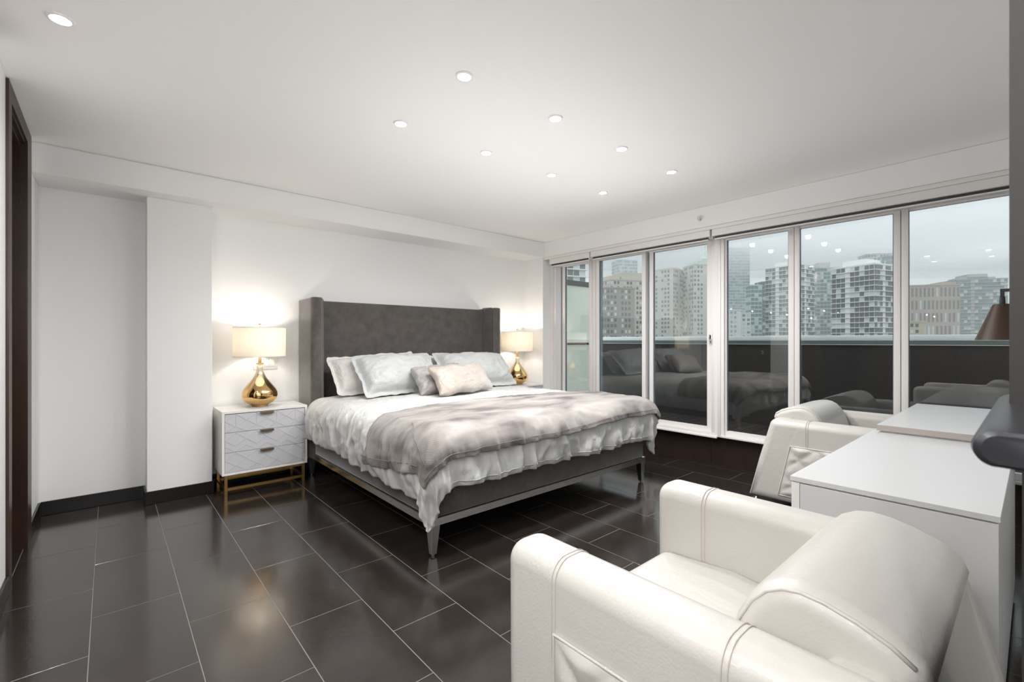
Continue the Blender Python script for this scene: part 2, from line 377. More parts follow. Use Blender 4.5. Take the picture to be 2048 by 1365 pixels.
S(BX('wall_jamb', (4.44, 4.241, .30), (4.62, 4.2995, 2.3), 'frame'))
# roller blinds above the glass
BL = ['short roller blind, rolled up, at the corner end of the window head', 'middle roller blind, rolled up, over the sliding door with the latch', 'long roller blind, rolled up, over the three panes beside the desk']
for lab, (a, b) in zip(BL, ((4.20, 3.535), (3.515, 2.065), (2.045, -.40))):
    t = thing('roller_blind', lab, 'roller blind', (4.37, (a+b)/2, 2.312), 0, 'roller blinds on the window head')
    h = (a-b)/2
    bm = bmesh.new(); box(bm, (-.045, -h, -.066), (.03, h, -.0005)); bmesh.ops.bevel(bm, geom=bm.edges[:], offset=.004, segments=1, affect='EDGES')
    obj('cassette', bm, 'blind', t)
    BX('blind_fabric', (-.02, -h+.02, -.086), (.012, h-.02, -.0665), 'blind_fab', t)
    BX('hem_bar', (-.03, -h+.02, -.098), (.02, h-.02, -.0865), 'blind', t, bevel=.003)
    for s in (-1, 1): BX('bracket', (-.046, s*h-.002*s, -.09), (.02, s*h-.006*s, -.0665), 'switch', t)
# sprinkler on the header
t = thing('sprinkler_head', 'small chrome fire sprinkler on the header above the windows', 'sprinkler', (4.31, 2.15, 2.435))
o = obj('escutcheon', lathe([(.001, 0), (.026, 0), (.024, .006), (.012, .009), (.001, .009)], 24, False), 'chrome', t, angle=.6); o.rotation_euler = (0, -PI/2, 0); o.location = (-.0005, 0, 0)
o = obj('nozzle', lathe([(.006, .0092), (.006, .022), (.004, .026), (.004, .036), (.012, .037), (.012, .039), (.002, .040)], 16), 'steel', t, angle=.6); o.rotation_euler = (0, -PI/2, 0)

# entrance hall wardrobe (seen in the glass)
t = thing('wardrobe', 'tall dark wood wardrobe in the hall, mirrored dimly in the window glass', 'wardrobe', (XH+.005, .9, 0))
BX('carcass', (0, -1.3, 0), (.55, 1.38, 2.3), 'door_dark', t)
for k in range(4):
    d = BX('door', (.5505, -1.295+k*.67, .05), (.57, -.635+k*.67, 2.28), 'wood', t, bevel=.002)
    BX('handle', (.5705, -1.295+k*.67+.60, 1.0), (.59, -1.295+k*.67+.62, 1.2), 'black', d)

# ------------------------------------------------------------------ ceiling downlights
def downlight(x, y, lab, power=DOWN, first=[None], sp=.092):
    if first[0] is None:
        t = thing('downlight', lab, 'downlight', (x, y, H), 0, 'recessed ceiling downlights')
        obj('trim_ring', lathe([(.030, -.0005), (.044, -.0005), (.043, -.005), (.034, -.007), (.030, -.004)], 28, False), 'trimring', t, angle=.5)
        obj('lens', lathe([(.001, -.006), (.018, -.0085), (.0295, -.006), (.0295, -.0008), (.001, -.0008)], 24, False), 'disc', t, angle=.6)
        first[0] = t
    else:
        t = copy_tree(first[0]); t.location = (x, y, H); t['label'] = lab
    lamp_light('downlight_beam', 'SPOT', (x, y, H-.02), power, (1, .99, .98), .03, spot=2.9)
    lamp_light('added_fill', 'POINT', (x, y, H-.9), power*sp, (1, .985, .97), .004)  # bare fill light added below the fixture to brighten ceiling and walls
nm = ['nearest the door wall', 'second', 'third', 'nearest the windows']
for j, (yy, row) in enumerate(((1.839, 'near row over the foot of the bed'), (2.488, 'far row over the bed'))):
    for i in range(4):
        lab = {(0, 0): 'lit round ceiling downlight, largest of the paired rows over the bed', (0, 1): 'lit round ceiling downlight, second of the row farther from the headboard',
               (0, 2): 'lit round ceiling downlight, third of the row farther from the headboard', (0, 3): 'lit round ceiling downlight of the outer row, nearest the sprinkler head',
               (1, 0): 'lit round ceiling downlight, first of the headboard-side row, farthest from the windows', (1, 1): 'lit round ceiling downlight, second of the row on the headboard side',
               (1, 2): 'lit round ceiling downlight, third of the row on the headboard side', (1, 3): 'lit round ceiling downlight of the headboard-side row, nearest the room corner'}[(j, i)]
        downlight(1.302+i*.643, yy, lab)
downlight(-.147, 2.577, 'lone lit ceiling downlight above the dark door, apart from the rows')
HL = {(0, 0): 'unseen ceiling downlight added for light behind the camera, nearest the entrance wall', (0, 1): 'unseen ceiling downlight added for light beside the camera in the entrance hall', (0, 2): 'unseen ceiling downlight added for light at the inner end of the entrance hall, room side',
      (1, 0): 'unseen ceiling downlight added for light over the hall wardrobe, nearest the entrance wall', (1, 1): 'lit ceiling downlight over the hall wardrobe, middle one', (1, 2): 'lit ceiling downlight over the hall wardrobe, inner end'}
for i in range(2):
    for k in range(3): downlight(-.35-.75*i, -.2+.65*k, HL[(i, k)], sp=.14)  # besides the mirrored pair, unseen lamps added to light camera-facing sides

# ------------------------------------------------------------------ bed
BX0, BX1, BY0 = 1.385, 3.565, 2.28
bed = thing('bed', 'king bed with grey velvet winged headboard and chrome-legged base', 'bed', ((BX0+BX1)/2, 3.4, 0))
BO = bed.location.copy()
def R3(a): return (a[0]-BO.x, a[1]-BO.y, a[2])
def bbx(name, a, b, m, bevel=0, seg=3, parent=bed): return BX(name, R3(a), R3(b), m, parent, bevel, seg)
bbx('base', (BX0+.012, BY0+.012, .222), (BX1-.012, 4.50, .43), 'velvet', .012)
# metal rail under the base
fr = [((BX0, BY0, .18), (BX1, BY0+.03, .2215)), ((BX0, BY0+.03, .18), (BX0+.03, 4.5, .2215)), ((BX1-.03, BY0+.03, .18), (BX1, 4.5, .2215))]
BXS('rail', [(R3(a), R3(b)) for a, b in fr], 'steel', bed)
BXS('slat_support', [(R3((BX0+.03, y, .185)), R3((BX1-.03, y+.04, .215))) for y in (2.8, 3.4, 4.0)], 'black', bed)
def bleg(x, y, sx, sy):
    bm = bmesh.new(); vs = box(bm, (-.03, -.03, .012), (.03, .03, .18))
    for v in bm.verts:
        if v.co.z < .1: v.co.x = v.co.x*.55+sx*.012; v.co.y = v.co.y*.55+sy*.012
    bmesh.ops.bevel(bm, geom=bm.edges[:], offset=.002, segments=1, affect='EDGES')
    shift(bm, R3((x, y, 0))); l = obj('leg', bm, 'steel', bed)
    f = lathe([(.008, 0), (.010, .002), (.010, .011)], 12); shift(f, R3((x+sx*.012, y+sy*.012, 0))); obj('glide', f, 'chrome', l)
for x, sx in ((BX0+.031, -.3), (BX1-.031, .3)):
    bleg(x, BY0+.031, sx, -.2); bleg(x, 4.44, sx, 0)
# headboard: panel and two wings
bbx('headboard_panel', (1.475, 4.52, .2), (3.475, 4.64, 1.632), 'velvet', .02, 4)
def wing(x0, x1, inner):
    bm = bmesh.new(); N = 14; prof = []
    # plan outline of the wing: flat outer side, rounded front
    yf, yb = 4.275, 4.645; r = (x1-x0)/2; c = (x0+x1)/2
    pts = [(x0, yb), (x0, yf+.05)]
    for k in range(1, 9): a = PI-k*PI/9; pts.append((c+r*math.cos(a), yf+.05-.05*math.sin(a)))
    pts += [(x1, yf+.05), (x1, yb)]
    lo = [bm.verts.new(R3((x, y, .19))) for x, y in pts]; hi = [bm.verts.new(R3((x, y, 1.645-.0*(yb-y)))) for x, y in pts]
    n = len(pts)
    for i in range(n): bm.faces.new((lo[i], lo[(i+1) % n], hi[(i+1) % n], hi[i]))
    bm.faces.new(lo[::-1]); top = bm.faces.new(hi)
    bmesh.ops.bevel(bm, geom=list(top.edges), offset=.018, segments=4, affect='EDGES', profile=.5)
    o = obj('wing', bm, 'velvet', bed, angle=.9)
    xi = x1 if inner > 0 else x0
    p = tube([R3((xi, 4.30, z)) for z in (.45, .8, 1.2, 1.62)]+[R3((xi, 4.34, 1.643)), R3((xi, 4.52, 1.648))], .005, 8)
    obj('piping', p, 'velvet_edge', o, smooth=True)
wing(1.365, 1.472, 1); wing(3.478, 3.585, -1)
bbx('mattress', (BX0+.06, BY0+.07, .431), (BX1-.06, 4.51, .66), 'pillow', .06, 4)

# sheets draped over the mattress: (s,t) is cloth laid flat, s from the left edge, t from the foot edge
IX0, IX1, IY0 = 1.455, 3.50, 2.335; WB = IX1-IX0; RR = .13; ZT = .735
def fbm(x, y, z, o=4):
    a = 0; am = 1; f = 1
    for _ in range(o): a += am*noise.noise((x*f, y*f, z*f)); am *= .5; f *= 2.03
    return a
def ridge(x, y, z): return 1-abs(noise.noise((x, y, z)))*2.4
def drape(s, t, off=0.0, puff=1.0, seed=0.0):
    ix = min(max(s, 0), WB); dx = s-ix; iy = max(t, 0); dy = t-iy
    e_ = math.hypot(dx, dy); cx, cy_ = IX0+ix, IY0+iy
    R = RR+off
    if dx and dy and e_ > .46: e_ = .46+.20*math.tanh((e_-.46)/.20)
    # crown of the top
    crown = .025*puff*(1-((ix/WB-.5)*2)**2)*(min(iy, .5)/.5)
    top = Vector((cx, cy_, ZT+off+crown+.010*puff*fbm(s*2.2, t*2.2, seed, 3)))
    if e_ < 1e-6: p = top; nrm = Vector((0, 0, 1)); hang = 0
    else:
        n = Vector((dx, dy, 0)).normalized(); q = PI*R/2
        if e_ < q: a = e_/R; out, dn = R*math.sin(a), R*(1-math.cos(a)); nrm = n*math.sin(a)+Vector((0, 0, math.cos(a)))
        else: out, dn = R, R+(e_-q)*.97; nrm = n.copy()
        p = top+n*out-Vector((0, 0, dn)); hang = max(0, e_-.08)
    # pleats run down the hang
    if dx or dy:
        ang = math.atan2(abs(dy), abs(dx)) if e_ > 1e-6 else 0
        along = (iy*1.0 if abs(dx) > 0 and dy == 0 else (-ang*.25 if dx < 0 else 9+ang*.25) if dx != 0 else (-.4-ix*1.0))
        if dx > 0 and dy == 0: along += 9
    else: along = 0
    wr = 0
    def rg(x, y, z, p=3): return (1-min(1, abs(noise.noise((x, y, z)))*2.2))**p
    if hang > 0:
        k = min(1, hang/.28)
        wr += k*.050*(rg(along*6.5+.5*hang, seed+hang*1.6, 3.1, 2)-.4) + k*.026*(rg(along*14+hang, seed+hang*3, 7.7, 2)-.4) + .005*k*noise.noise((along*40, hang*9, 1))
        wr += k*k*.014+.026*math.sin(min(1, hang/.40)*PI)      # puffs out, tucks in at the hem
        wr -= .018*max(0, (hang-.30)/.08) if hang > .30 and not (dx and dy) else 0
    q = min(1, .45+hang*3)
    wr += .007*fbm(s*4+seed, t*4, 2.2, 3)
    wa = s+.12*noise.noise((s*2, t*2, seed)); wb_ = t+.12*noise.noise((s*2, t*2, seed+8))
    wr += q*(.013*(rg(wa*3.2+1.2*wb_, wb_*2.0, seed+5)-.3)+.009*(rg(wa*7-1.4*wb_, wb_*5+2*wa, seed+9)-.3)+.0045*(rg(wa*15, wb_*13, seed+2, 2)-.3))
    return p+nrm*(wr*puff+0)
def sheet(name, s0, s1, t0, t1, ds, off, thick, m, puff, seed, warp=None, parent=None, edge=None):
    ns = int((s1-s0)/ds)+1; ntt = int((t1-t0)/ds)+1
    bm = bmesh.new(); uvl = bm.loops.layers.uv.new('st'); V = {}; UV = {}
    for i in range(ns+1):
        for j in range(ntt+1):
            s = s0+(s1-s0)*i/ns; t = t0+(t1-t0)*j/ntt
            if warp: s, t = warp(s, t, i/ns, j/ntt)
            v = bm.verts.new(drape(s, t, off, puff, seed)); V[i, j] = v; UV[v] = (s, t)
    for i in range(ns):
        for j in range(ntt):
            f = bm.faces.new((V[i, j], V[i+1, j], V[i+1, j+1], V[i, j+1]))
            for l in f.loops: l[uvl].uv = UV[l.vert]
    me = bpy.data.meshes.new(name); bm.to_mesh(me); bm.free()
    o = link(name, me, m, parent, True)
    sd = o.modifiers.new('thickness', 'SOLIDIFY'); sd.thickness = thick; sd.offset = -1; sd.use_rim = True
    ss = o.modifiers.new('smooth', 'SUBSURF'); ss.levels = 1; ss.render_levels = 1
    return o
def hemw(s, t, u, v):
    # hem of the duvet is not straight
    if u < .5: s -= .015*noise.noise((t*3, 1, 0))*(1-2*u); s -= .075*max(0, 1-5*u)*max(0, 1-v*1.25)+.10*max(0, 1-4*u)**2*max(0, 1-v*4)**1.5; t -= .12*max(0, 1-8*u)*max(0, 1-v*3)
    t += (-.018*noise.noise((s*2.6, 4, 0)))*(1-v)
    return s, t
duv = sheet('duvet', -.44, WB+.425, -.42, 1.93, .017, 0, .022, 'duvet', 1.0, 3.3, hemw)
tag(duv, 'crumpled pale silver duvet spread over the bed and hanging down its sides', 'duvet')
ht = tube([drape(-.41+0*k, -.395+k*.03, .012, 1.0, 3.3) for k in range(0)]+[drape(s_*.03, -.385+(-.018*noise.noise((s_*.03*2.6, 4, 0))), .004, 1.0, 3.3) for s_ in range(0, int(WB/.03)+6)], .003, 6)
obj('hem_seam', ht, 'sham', duv, smooth=True)
def thw(s, t, u, v):
    s += .09*(1-v)**1.3*max(0, 1-u*3.5)                      # left edge slants towards the foot corner
    t += .07*(1-v)*u**1.5+.05*v*(u-.3)
    t += .015*noise.noise((s*1.7, 2, 5))*(1-v)
    return s, t
thr = sheet('throw_blanket', -.415, WB+.30, -.275, .60, .017, .026, .010, 'throw', 1.0, 3.3, thw)
tag(thr, 'taupe and silver knitted throw laid across the foot of the duvet', 'throw')
def tpt(u, v, off=.031):
    s = -.415+(WB+.715)*u; t = -.275+.875*v; s, t = thw(s, t, u, v); return drape(s, t, off, 1.0, 3.3)
pth = [tpt(.02, 1-k/12*.97) for k in range(13)]+[tpt(.02+k/90*.97, .03) for k in range(1, 91)]
obj('hem_stitch', tube(pth, .0022, 5), 'throw_hem', thr, smooth=True)
pth = [tpt(.045, .06+k/10*.05) for k in range(1)]+[tpt(.045+.07*k/20, .06+.5*(k/20)+.06*math.sin(k/20*PI*1.5)) for k in range(21)]
obj('wave_stitch', tube(pth, .002, 5), 'throw_hem', thr, smooth=True)

# pillows
def pillow(name, w_, h_, th, m, loc, tilt, rz, roll, label, group=None, flange=0, seed=0, pinch=.06, wr=.008):
    N1, N2 = 60, 40; bm = bmesh.new(); top = {}; bot = {}
    fx, fy = flange/w_*2, flange/h_*2
    for i in range(N1+1):
        for j in range(N2+1):
            u = -1+2*i/N1; v = -1+2*j/N2
            uu, vv = min(1, abs(u)/(1-fx)), min(1, abs(v)/(1-fy))
            f = max(0, (1-uu**2.6))**.55*max(0, (1-vv**2.6))**.55
            px = u*w_/2*(1-pinch*(1-abs(u))*0-pinch*(1-v*v)*abs(u)**3); pz = v*h_/2*(1-pinch*(1-u*u)*abs(v)**3)
            edge = max(uu, vv)
            rc = 1-.075*(abs(u)**7)*(abs(v)**7); px *= rc; pz *= rc
            px += .012*noise.noise((v*2.6, seed*3.1, 1))*abs(u)**3; pz += (.020*noise.noise((u*2.4, seed*2.3, 5))+.008*noise.noise((u*8, seed, 9)))*abs(v)**3
            a = wr*(fbm(u*3+seed, v*3, seed, 4)*.9+ridge(u*4+seed, v*2.2+u, seed+2)*.6+.35*edge*ridge(u*6, v*9+seed, seed+6))+wr*.8*edge**3*noise.noise((u*13, v*11, seed))
            fl = .004+.010*noise.noise((u*6, v*6, seed+4))*(1 if edge >= 1 else 0)
            top[i, j] = bm.verts.new((px, -(f*th*.5+a*min(1, f*3)+.003-(fl if edge >= 1 else 0)), pz))
            if 0 < i < N1 and 0 < j < N2: bot[i, j] = bm.verts.new((px, f*th*.5+.003+a*.5*min(1, f*3)+(fl if edge >= 1 else 0), pz))
            else: bot[i, j] = top[i, j]
    for i in range(N1):
        for j in range(N2):
            bm.faces.new((top[i, j], top[i+1, j], top[i+1, j+1], top[i, j+1]))
            q = (bot[i, j], bot[i, j+1], bot[i+1, j+1], bot[i+1, j])
            if len(set(q)) == 4:
                try: bm.faces.new(q)
                except Exception: pass
    bm.transform(Matrix.Rotation(rz, 4, 'Z') @ Matrix.Rotation(-tilt, 4, 'X') @ Matrix.Rotation(roll, 4, 'Y'))
    # sit on the duvet: lowest point to loc z
    zmin = min(v.co.z for v in bm.verts); shift(bm, (0, 0, -zmin))
    o = obj(name, bm, m, None, smooth=True); o.location = loc
    ss = o.modifiers.new('smooth', 'SUBSURF'); ss.levels = 1; ss.render_levels = 1
    return tag(o, label, 'pillow', group)
g_ = 'pillows on the bed'
pillow('pillow', .95, .45, .22, 'pillow', (1.96, 4.20, .752), .66, 0, -.05, 'white cotton pillow propped on the headboard behind the pale blue sham by the near lamp', g_, .05, 1, .06, .013)
pillow('pillow', .92, .42, .20, 'pillow', (2.96, 4.24, .752), .66, 0, .0, 'white cotton pillow mostly hidden behind the pale blue sham by the far lamp', g_, .05, 2, .05, .016)
pillow('pillow', .88, .50, .29, 'sham', (2.07, 3.97, .752), .74, .03, -.03, 'pale blue-grey pillow sham with ruffled edge, beside the near bedside table', g_, .05, 3, .06, .015)
pillow('pillow', .96, .50, .29, 'sham', (3.0, 4.02, .752), .76, -.02, .03, 'pale blue-grey pillow sham with ruffled edge, beside the far bedside table', g_, .05, 4, .06, .015)
pillow('pillow', .58, .31, .15, 'lumbar_grey', (2.33, 3.68, .755), .62, .02, -.07, 'small taupe satin lumbar pillow partly hidden behind the cream one', g_, 0, 5, .12, .012)
pillow('pillow', .66, .32, .15, 'lumbar', (2.45, 3.50, .757), .66, .04, -.05, 'small cream and blush patterned lumbar pillow in front on the bed', g_, 0, 6, .12, .006)

# ------------------------------------------------------------------ nightstands and lamps
def nightstand(x0, x1, label):
    W = x1-x0; t = thing('nightstand', label, 'nightstand', (x0, 4.25, 0), 0, 'nightstands beside the bed')
    D = .395; z0, z1 = .17, .68; th = .018
    BXS('cabinet', [((0, .004, z1-th), (W, D, z1)), ((0, .004, z0), (th, D, z1-th)), ((W-th, .004, z0), (W, D, z1-th)), ((th, .004, z0), (W-th, D, z0+th)), ((th, D-.008, z0+th), (W-th, D, z1-th))], 'lacquer', t)
    zz = [z0+th+.003, z0+th+.003+.16, z0+th+.003+.32, z1-th-.003]
    for k in range(3):
        a, b = zz[k], zz[k+1]-.003
        dr = BX('drawer', (th+.003, .008, a), (W-th-.003, .34, b), 'drawer', t)
        # carved relief: raised ribs in a diamond and chevron lattice
        bm = bmesh.new(); ww = W-2*th-.006; hh = b-a; n = 4; cw = ww/n; x00 = th+.003
        def rib(p, q, r=.0019):
            p = Vector((x00+p[0]*cw, .008, a+p[1]*hh)); q = Vector((x00+q[0]*cw, .008, a+q[1]*hh))
            d = (q-p).normalized(); nn = Vector((-d.z, 0, d.x))*r; y_ = Vector((0, -.0030, 0))
            v = [bm.verts.new(c) for c in (p-nn, p+nn, p+y_, q-nn, q+nn, q+y_)]
            for f in ((0, 1, 4, 3), (1, 2, 5, 4), (2, 0, 3, 5), (0, 2, 1), (3, 4, 5)): bm.faces.new([v[i] for i in f])
        for c in range(n):
            rib((c, .62), (c+.5, .98)); rib((c+.5, .98), (c+1, .62)); rib((c, .62), (c+.5, .30)); rib((c+.5, .30), (c+1, .62))
            rib((c, .02), (c+.5, .30)) if k % 2 == 0 else rib((c, .30), (c+.5, .02)); rib((c+.5, .30), (c+1, .02)) if k % 2 == 0 else rib((c+.5, .02), (c+1, .30))
            if k == 2: rib((c+.5, .30), (c+.5, .98)); 
        obj('relief', bm, 'drawer', dr)
        hb = bmesh.new(); box(hb, (W/2-.05, -.014, b-.006), (W/2+.05, .010, b-.001)); box(hb, (W/2-.05, -.016, b-.016), (W/2+.05, -.0141, b-.001)); obj('handle', hb, 'brass', dr)
    s = .022; i = .018
    posts = [((px, py, 0), (px+s, py+s, z0-.001)) for px in (i, W-i-s) for py in (i-.005, D-i-s)]
    for a, b in posts: BX('leg', a, b, 'gold', t, bevel=.001, seg=1)
    zr = .045
    BXS('stretcher', [((i+s, i-.005, zr), (W-i-s, i-.005+s, zr+s)), ((i+s, D-i-s, zr), (W-i-s, D-i, zr+s)), ((i, i+s, zr), (i+s, D-i-s, zr+s)), ((W-i-s, i+s, zr), (W-i, D-i-s, zr+s)),
                      ((i+s, i-.005, z0-s), (W-i-s, i-.005+s, z0-.001)), ((i, i+s, z0-s), (i+s, D-i-s, z0-.001)), ((W-i-s, i+s, z0-s), (W-i, D-i-s, z0-.001))], 'gold', t)
    return t
nightstand(.672, 1.318, 'white nightstand with grey diamond-carved drawers on gold frame, fully visible beside the column')
nightstand(3.64, 4.286, 'white nightstand with grey carved drawer, mostly hidden behind the bed by the windows')
def bed_lamp(x, y, z, label):
    t = thing('table_lamp', label, 'table lamp', (x, y, z+.0005), 0, 'gold table lamps on the nightstands')
    prof = [(.062, 0), (.066, .004), (.064, .010), (.075, .018), (.108, .036), (.130, .062), (.141, .092), (.139, .120), (.126, .150), (.104, .180), (.080, .210), (.058, .240), (.041, .270), (.030, .300), (.0245, .330), (.0225, .365)]
    obj('gourd_base', lathe(prof, 48), 'gourd', t, smooth=True)
    obj('neck_cap', lathe([(.028, .3655), (.029, .369), (.028, .373), (.012, .374), (.0115, .425), (.010, .43)], 24), 'gold', t, angle=.6)
    obj('stem', lathe([(.004, .4305), (.004, .70), (.004, .701)], 8), 'brass', t)
    r0 = .203; z0, z1 = .43, .683
    bm = bmesh.new(); n = 64; rings = []
    for r, zz in ((r0, z0), (r0, z1), (r0-.003, z1), (r0-.003, z0)):
        rings.append([bm.verts.new((r*math.cos(2*PI*i/n), r*math.sin(2*PI*i/n), zz)) for i in range(n)])
    for k in range(4):
        a, b = rings[k], rings[(k+1) % 4]
        for i in range(n): bm.faces.new((a[i], a[(i+1) % n], b[(i+1) % n], b[i]))
    sh = obj('lamp_shade', bm, 'shade', t, angle=.6)
    for zz in (z0+.003, z1-.003): obj('shade_trim', shift(tube([(r0*math.cos(2*PI*i/48), r0*math.sin(2*PI*i/48), 0) for i in range(48)], .0028, 6, True), (0, 0, zz)), 'lacquer', sh, smooth=True)
    sp_ = bmesh.new()
    for k in range(3):
        a = k*2*PI/3+.4; tb = tube([(0, 0, z1-.012), (r0*math.cos(a)*.985, r0*math.sin(a)*.985, z1-.005)], .0018, 5)
        me = bpy.data.meshes.new('tmp'); tb.to_mesh(me); tb.free(); sp_.from_mesh(me); bpy.data.meshes.remove(me)
    obj('spider', sp_, 'brass', sh)
    obj('finial', lathe([(.003, .6995), (.010, .704), (.012, .711), (.006, .718), (.001, .720)], 16), 'brass', t, smooth=True)
    obj('bulb', lathe([(.010, .48), (.026, .515), (.030, .545), (.024, .572), (.006, .585)], 20), 'bulb', t, smooth=True)
    lamp_light('lamp_glow', 'POINT', (x, y, z+.60), BED_LAMP, (1, .91, .80), .03)
    return t
bed_lamp(.985, 4.45, .68, 'gold glass gourd lamp with cream drum shade on the nightstand by the column')
bed_lamp(3.99, 4.45, .68, 'gold glass gourd lamp with cream drum shade on the nightstand by the windows')
t = thing('light_switch', 'white double switch plate on the wall behind the near lamp', 'light switch', (1.08, 4.669, 1.045))
BX('plate', (-.10, -.006, -.06), (.10, 0, .06), 'switch', t, bevel=.002)
for k in range(3): BX('rocker', (-.078+k*.054, -.010, -.034), (-.03+k*.054, -.0062, .034), 'switch', t, bevel=.002)

# ------------------------------------------------------------------ desk unit, wall lamp
t = thing('desk_cabinet', 'long white laminate cabinet behind the nearer cream armchair', 'cabinet', (1.895, .067, 0))
W, D = 1.50, .535
BX('top', (0, 0, .732), (W, D, .75), 'desk', t, bevel=.001, seg=1)
BX('body', (.012, .004, .06), (W-.01, D-.006, .7315), 'desk', t)
BX('plinth', (.04, .02, 0), (W-.03, D-.03, .0595), 'desk', t)
BX('end_panel', (.004, D-.030, .002), (.0118, D-.004, .729), 'lacquer', t)
BX('door', (.001, .004, .065), (.0115, D-.033, .727), 'desk', t, bevel=.001, seg=1)
t = thing('desk', 'white-topped desk with taupe edge standing by the windows beyond the cabinet', 'desk', (3.165, -.10, 0))
BX('top', (0, 0, .762), (1.275, .677, .790), 'desk', t, bevel=.001, seg=1)
BX('edge_band', (-.0015, .001, .7585), (1.2745, .676, .7618), 'desk_edge', t)
BX('edge_strip', (-.004, .0005, .759), (-.0017, .6775, .7885), 'desk_edge', t)
BX('side_panel', (1.24, .03, 0), (1.265, .16, .758), 'desk', t)
BX('back_panel', (.30, .03, .45), (1.235, .05, .758), 'desk', t)
BX('riser', (.01, .18, .7502), (.225, .66, .7584), 'desk', t)
t = thing('wall_lamp', 'black cone wall lamp with bronze inside on bracket arm above the desk', 'wall lamp', (3.45, .116, 1.24))
n = 48; bm = bmesh.new(); P = ((.102, .012), (.036, .195), (.034, .195), (.100, .012)); rings = [[bm.verts.new((r*math.cos(2*PI*i/n), r*math.sin(2*PI*i/n), z)) for i in range(n)] for r, z in P]
for k in range(4):
    a, b = rings[k], rings[(k+1) % 4]
    for i in range(n):
        f = bm.faces.new((a[i], a[(i+1) % n], b[(i+1) % n], b[i]))
sh = obj('lamp_shade', bm, 'bronze', t, angle=.5)
obj('cap', lathe([(.0338, .192), (.0338, .197), (.012, .199), (.010, .235), (.004, .236)], 24), 'black', t, angle=.5)
BXS('arm', [((-.008, -.008, .236), (.008, .008, .275)), ((-.008, -.45, .260), (.008, -.0081, .275))], 'black', t)
BX('wall_plate', (-.04, -.595+.001, .24), (.04, -.451, .34), 'black', t, bevel=.004)

# ------------------------------------------------------------------ armchairs
def sweep_x(profile, x0, x1, bev, seg=5):
    """closed (y,z) profile swept in x with rounded edges"""
    bm = bmesh.new(); a = [bm.verts.new((x0, y, z)) for y, z in profile]; b = [bm.verts.new((x1, y, z)) for y, z in profile]; n = len(profile)
    for i in range(n): bm.faces.new((a[i], a[(i+1) % n], b[(i+1) % n], b[i]))
    bm.faces.new(a[::-1]); bm.faces.new(b)
    caps = [f for f in bm.faces if len(f.verts) == n] if n != 4 else [f for f in bm.faces if abs(f.calc_center_median().x-x0) < 1e-6 or abs(f.calc_center_median().x-x1) < 1e-6]
    es = set(e_ for f in caps for e_ in f.edges)
    bmesh.ops.bevel(bm, geom=list(es), offset=bev, segments=seg, affect='EDGES', profile=.5)
    return bm
def sweep_round(P, x0, x1, r, seg=6):
    """closed (y,z) outline swept in x, both ends rolled over with radius r"""
    n = len(P); A = sum(P[i][0]*P[(i+1) % n][1]-P[(i+1) % n][0]*P[i][1] for i in range(n)); sg = 1 if A > 0 else -1
    N = []
    for i in range(n):
        p0, p, p1 = Vector(P[i-1]), Vector(P[i]), Vector(P[(i+1) % n]); d0 = (p-p0).normalized(); d1 = (p1-p).normalized()
        n0 = Vector((-d0.y, d0.x))*sg; n1 = Vector((-d1.y, d1.x))*sg; m = (n0+n1); m /= max(.6, m.dot(n0)); N.append(m)
    bm = bmesh.new(); ks = [(k/seg*PI/2) for k in range(seg+1)]
    R_ = [(x0+r*(1-math.cos(a)), r*(1-math.sin(a))) for a in ks]+[(x1-r*(1-math.cos(a)), r*(1-math.sin(a))) for a in reversed(ks)]
    V = [[bm.verts.new((x, P[i][0]+N[i].x*d, P[i][1]+N[i].y*d)) for i in range(n)] for x, d in R_]
    for a, b in zip(V, V[1:]):
        for i in range(n): bm.faces.new((a[i], a[(i+1) % n], b[(i+1) % n], b[i]))
    bm.faces.new(V[0][::-1]); bm.faces.new(V[-1])
    global RINGS; RINGS = [[v.co.copy() for v in ring] for ring in V]
    return bm
def arc(cx, cz, r, a0, a1, n=7): return [(cx+r*math.cos(math.radians(a0+(a1-a0)*k/n)), cz+r*math.sin(math.radians(a0+(a1-a0)*k/n))) for k in range(n+1)]
AW, AT, AH = .915, .142, .70     # width, arm thickness, arm height
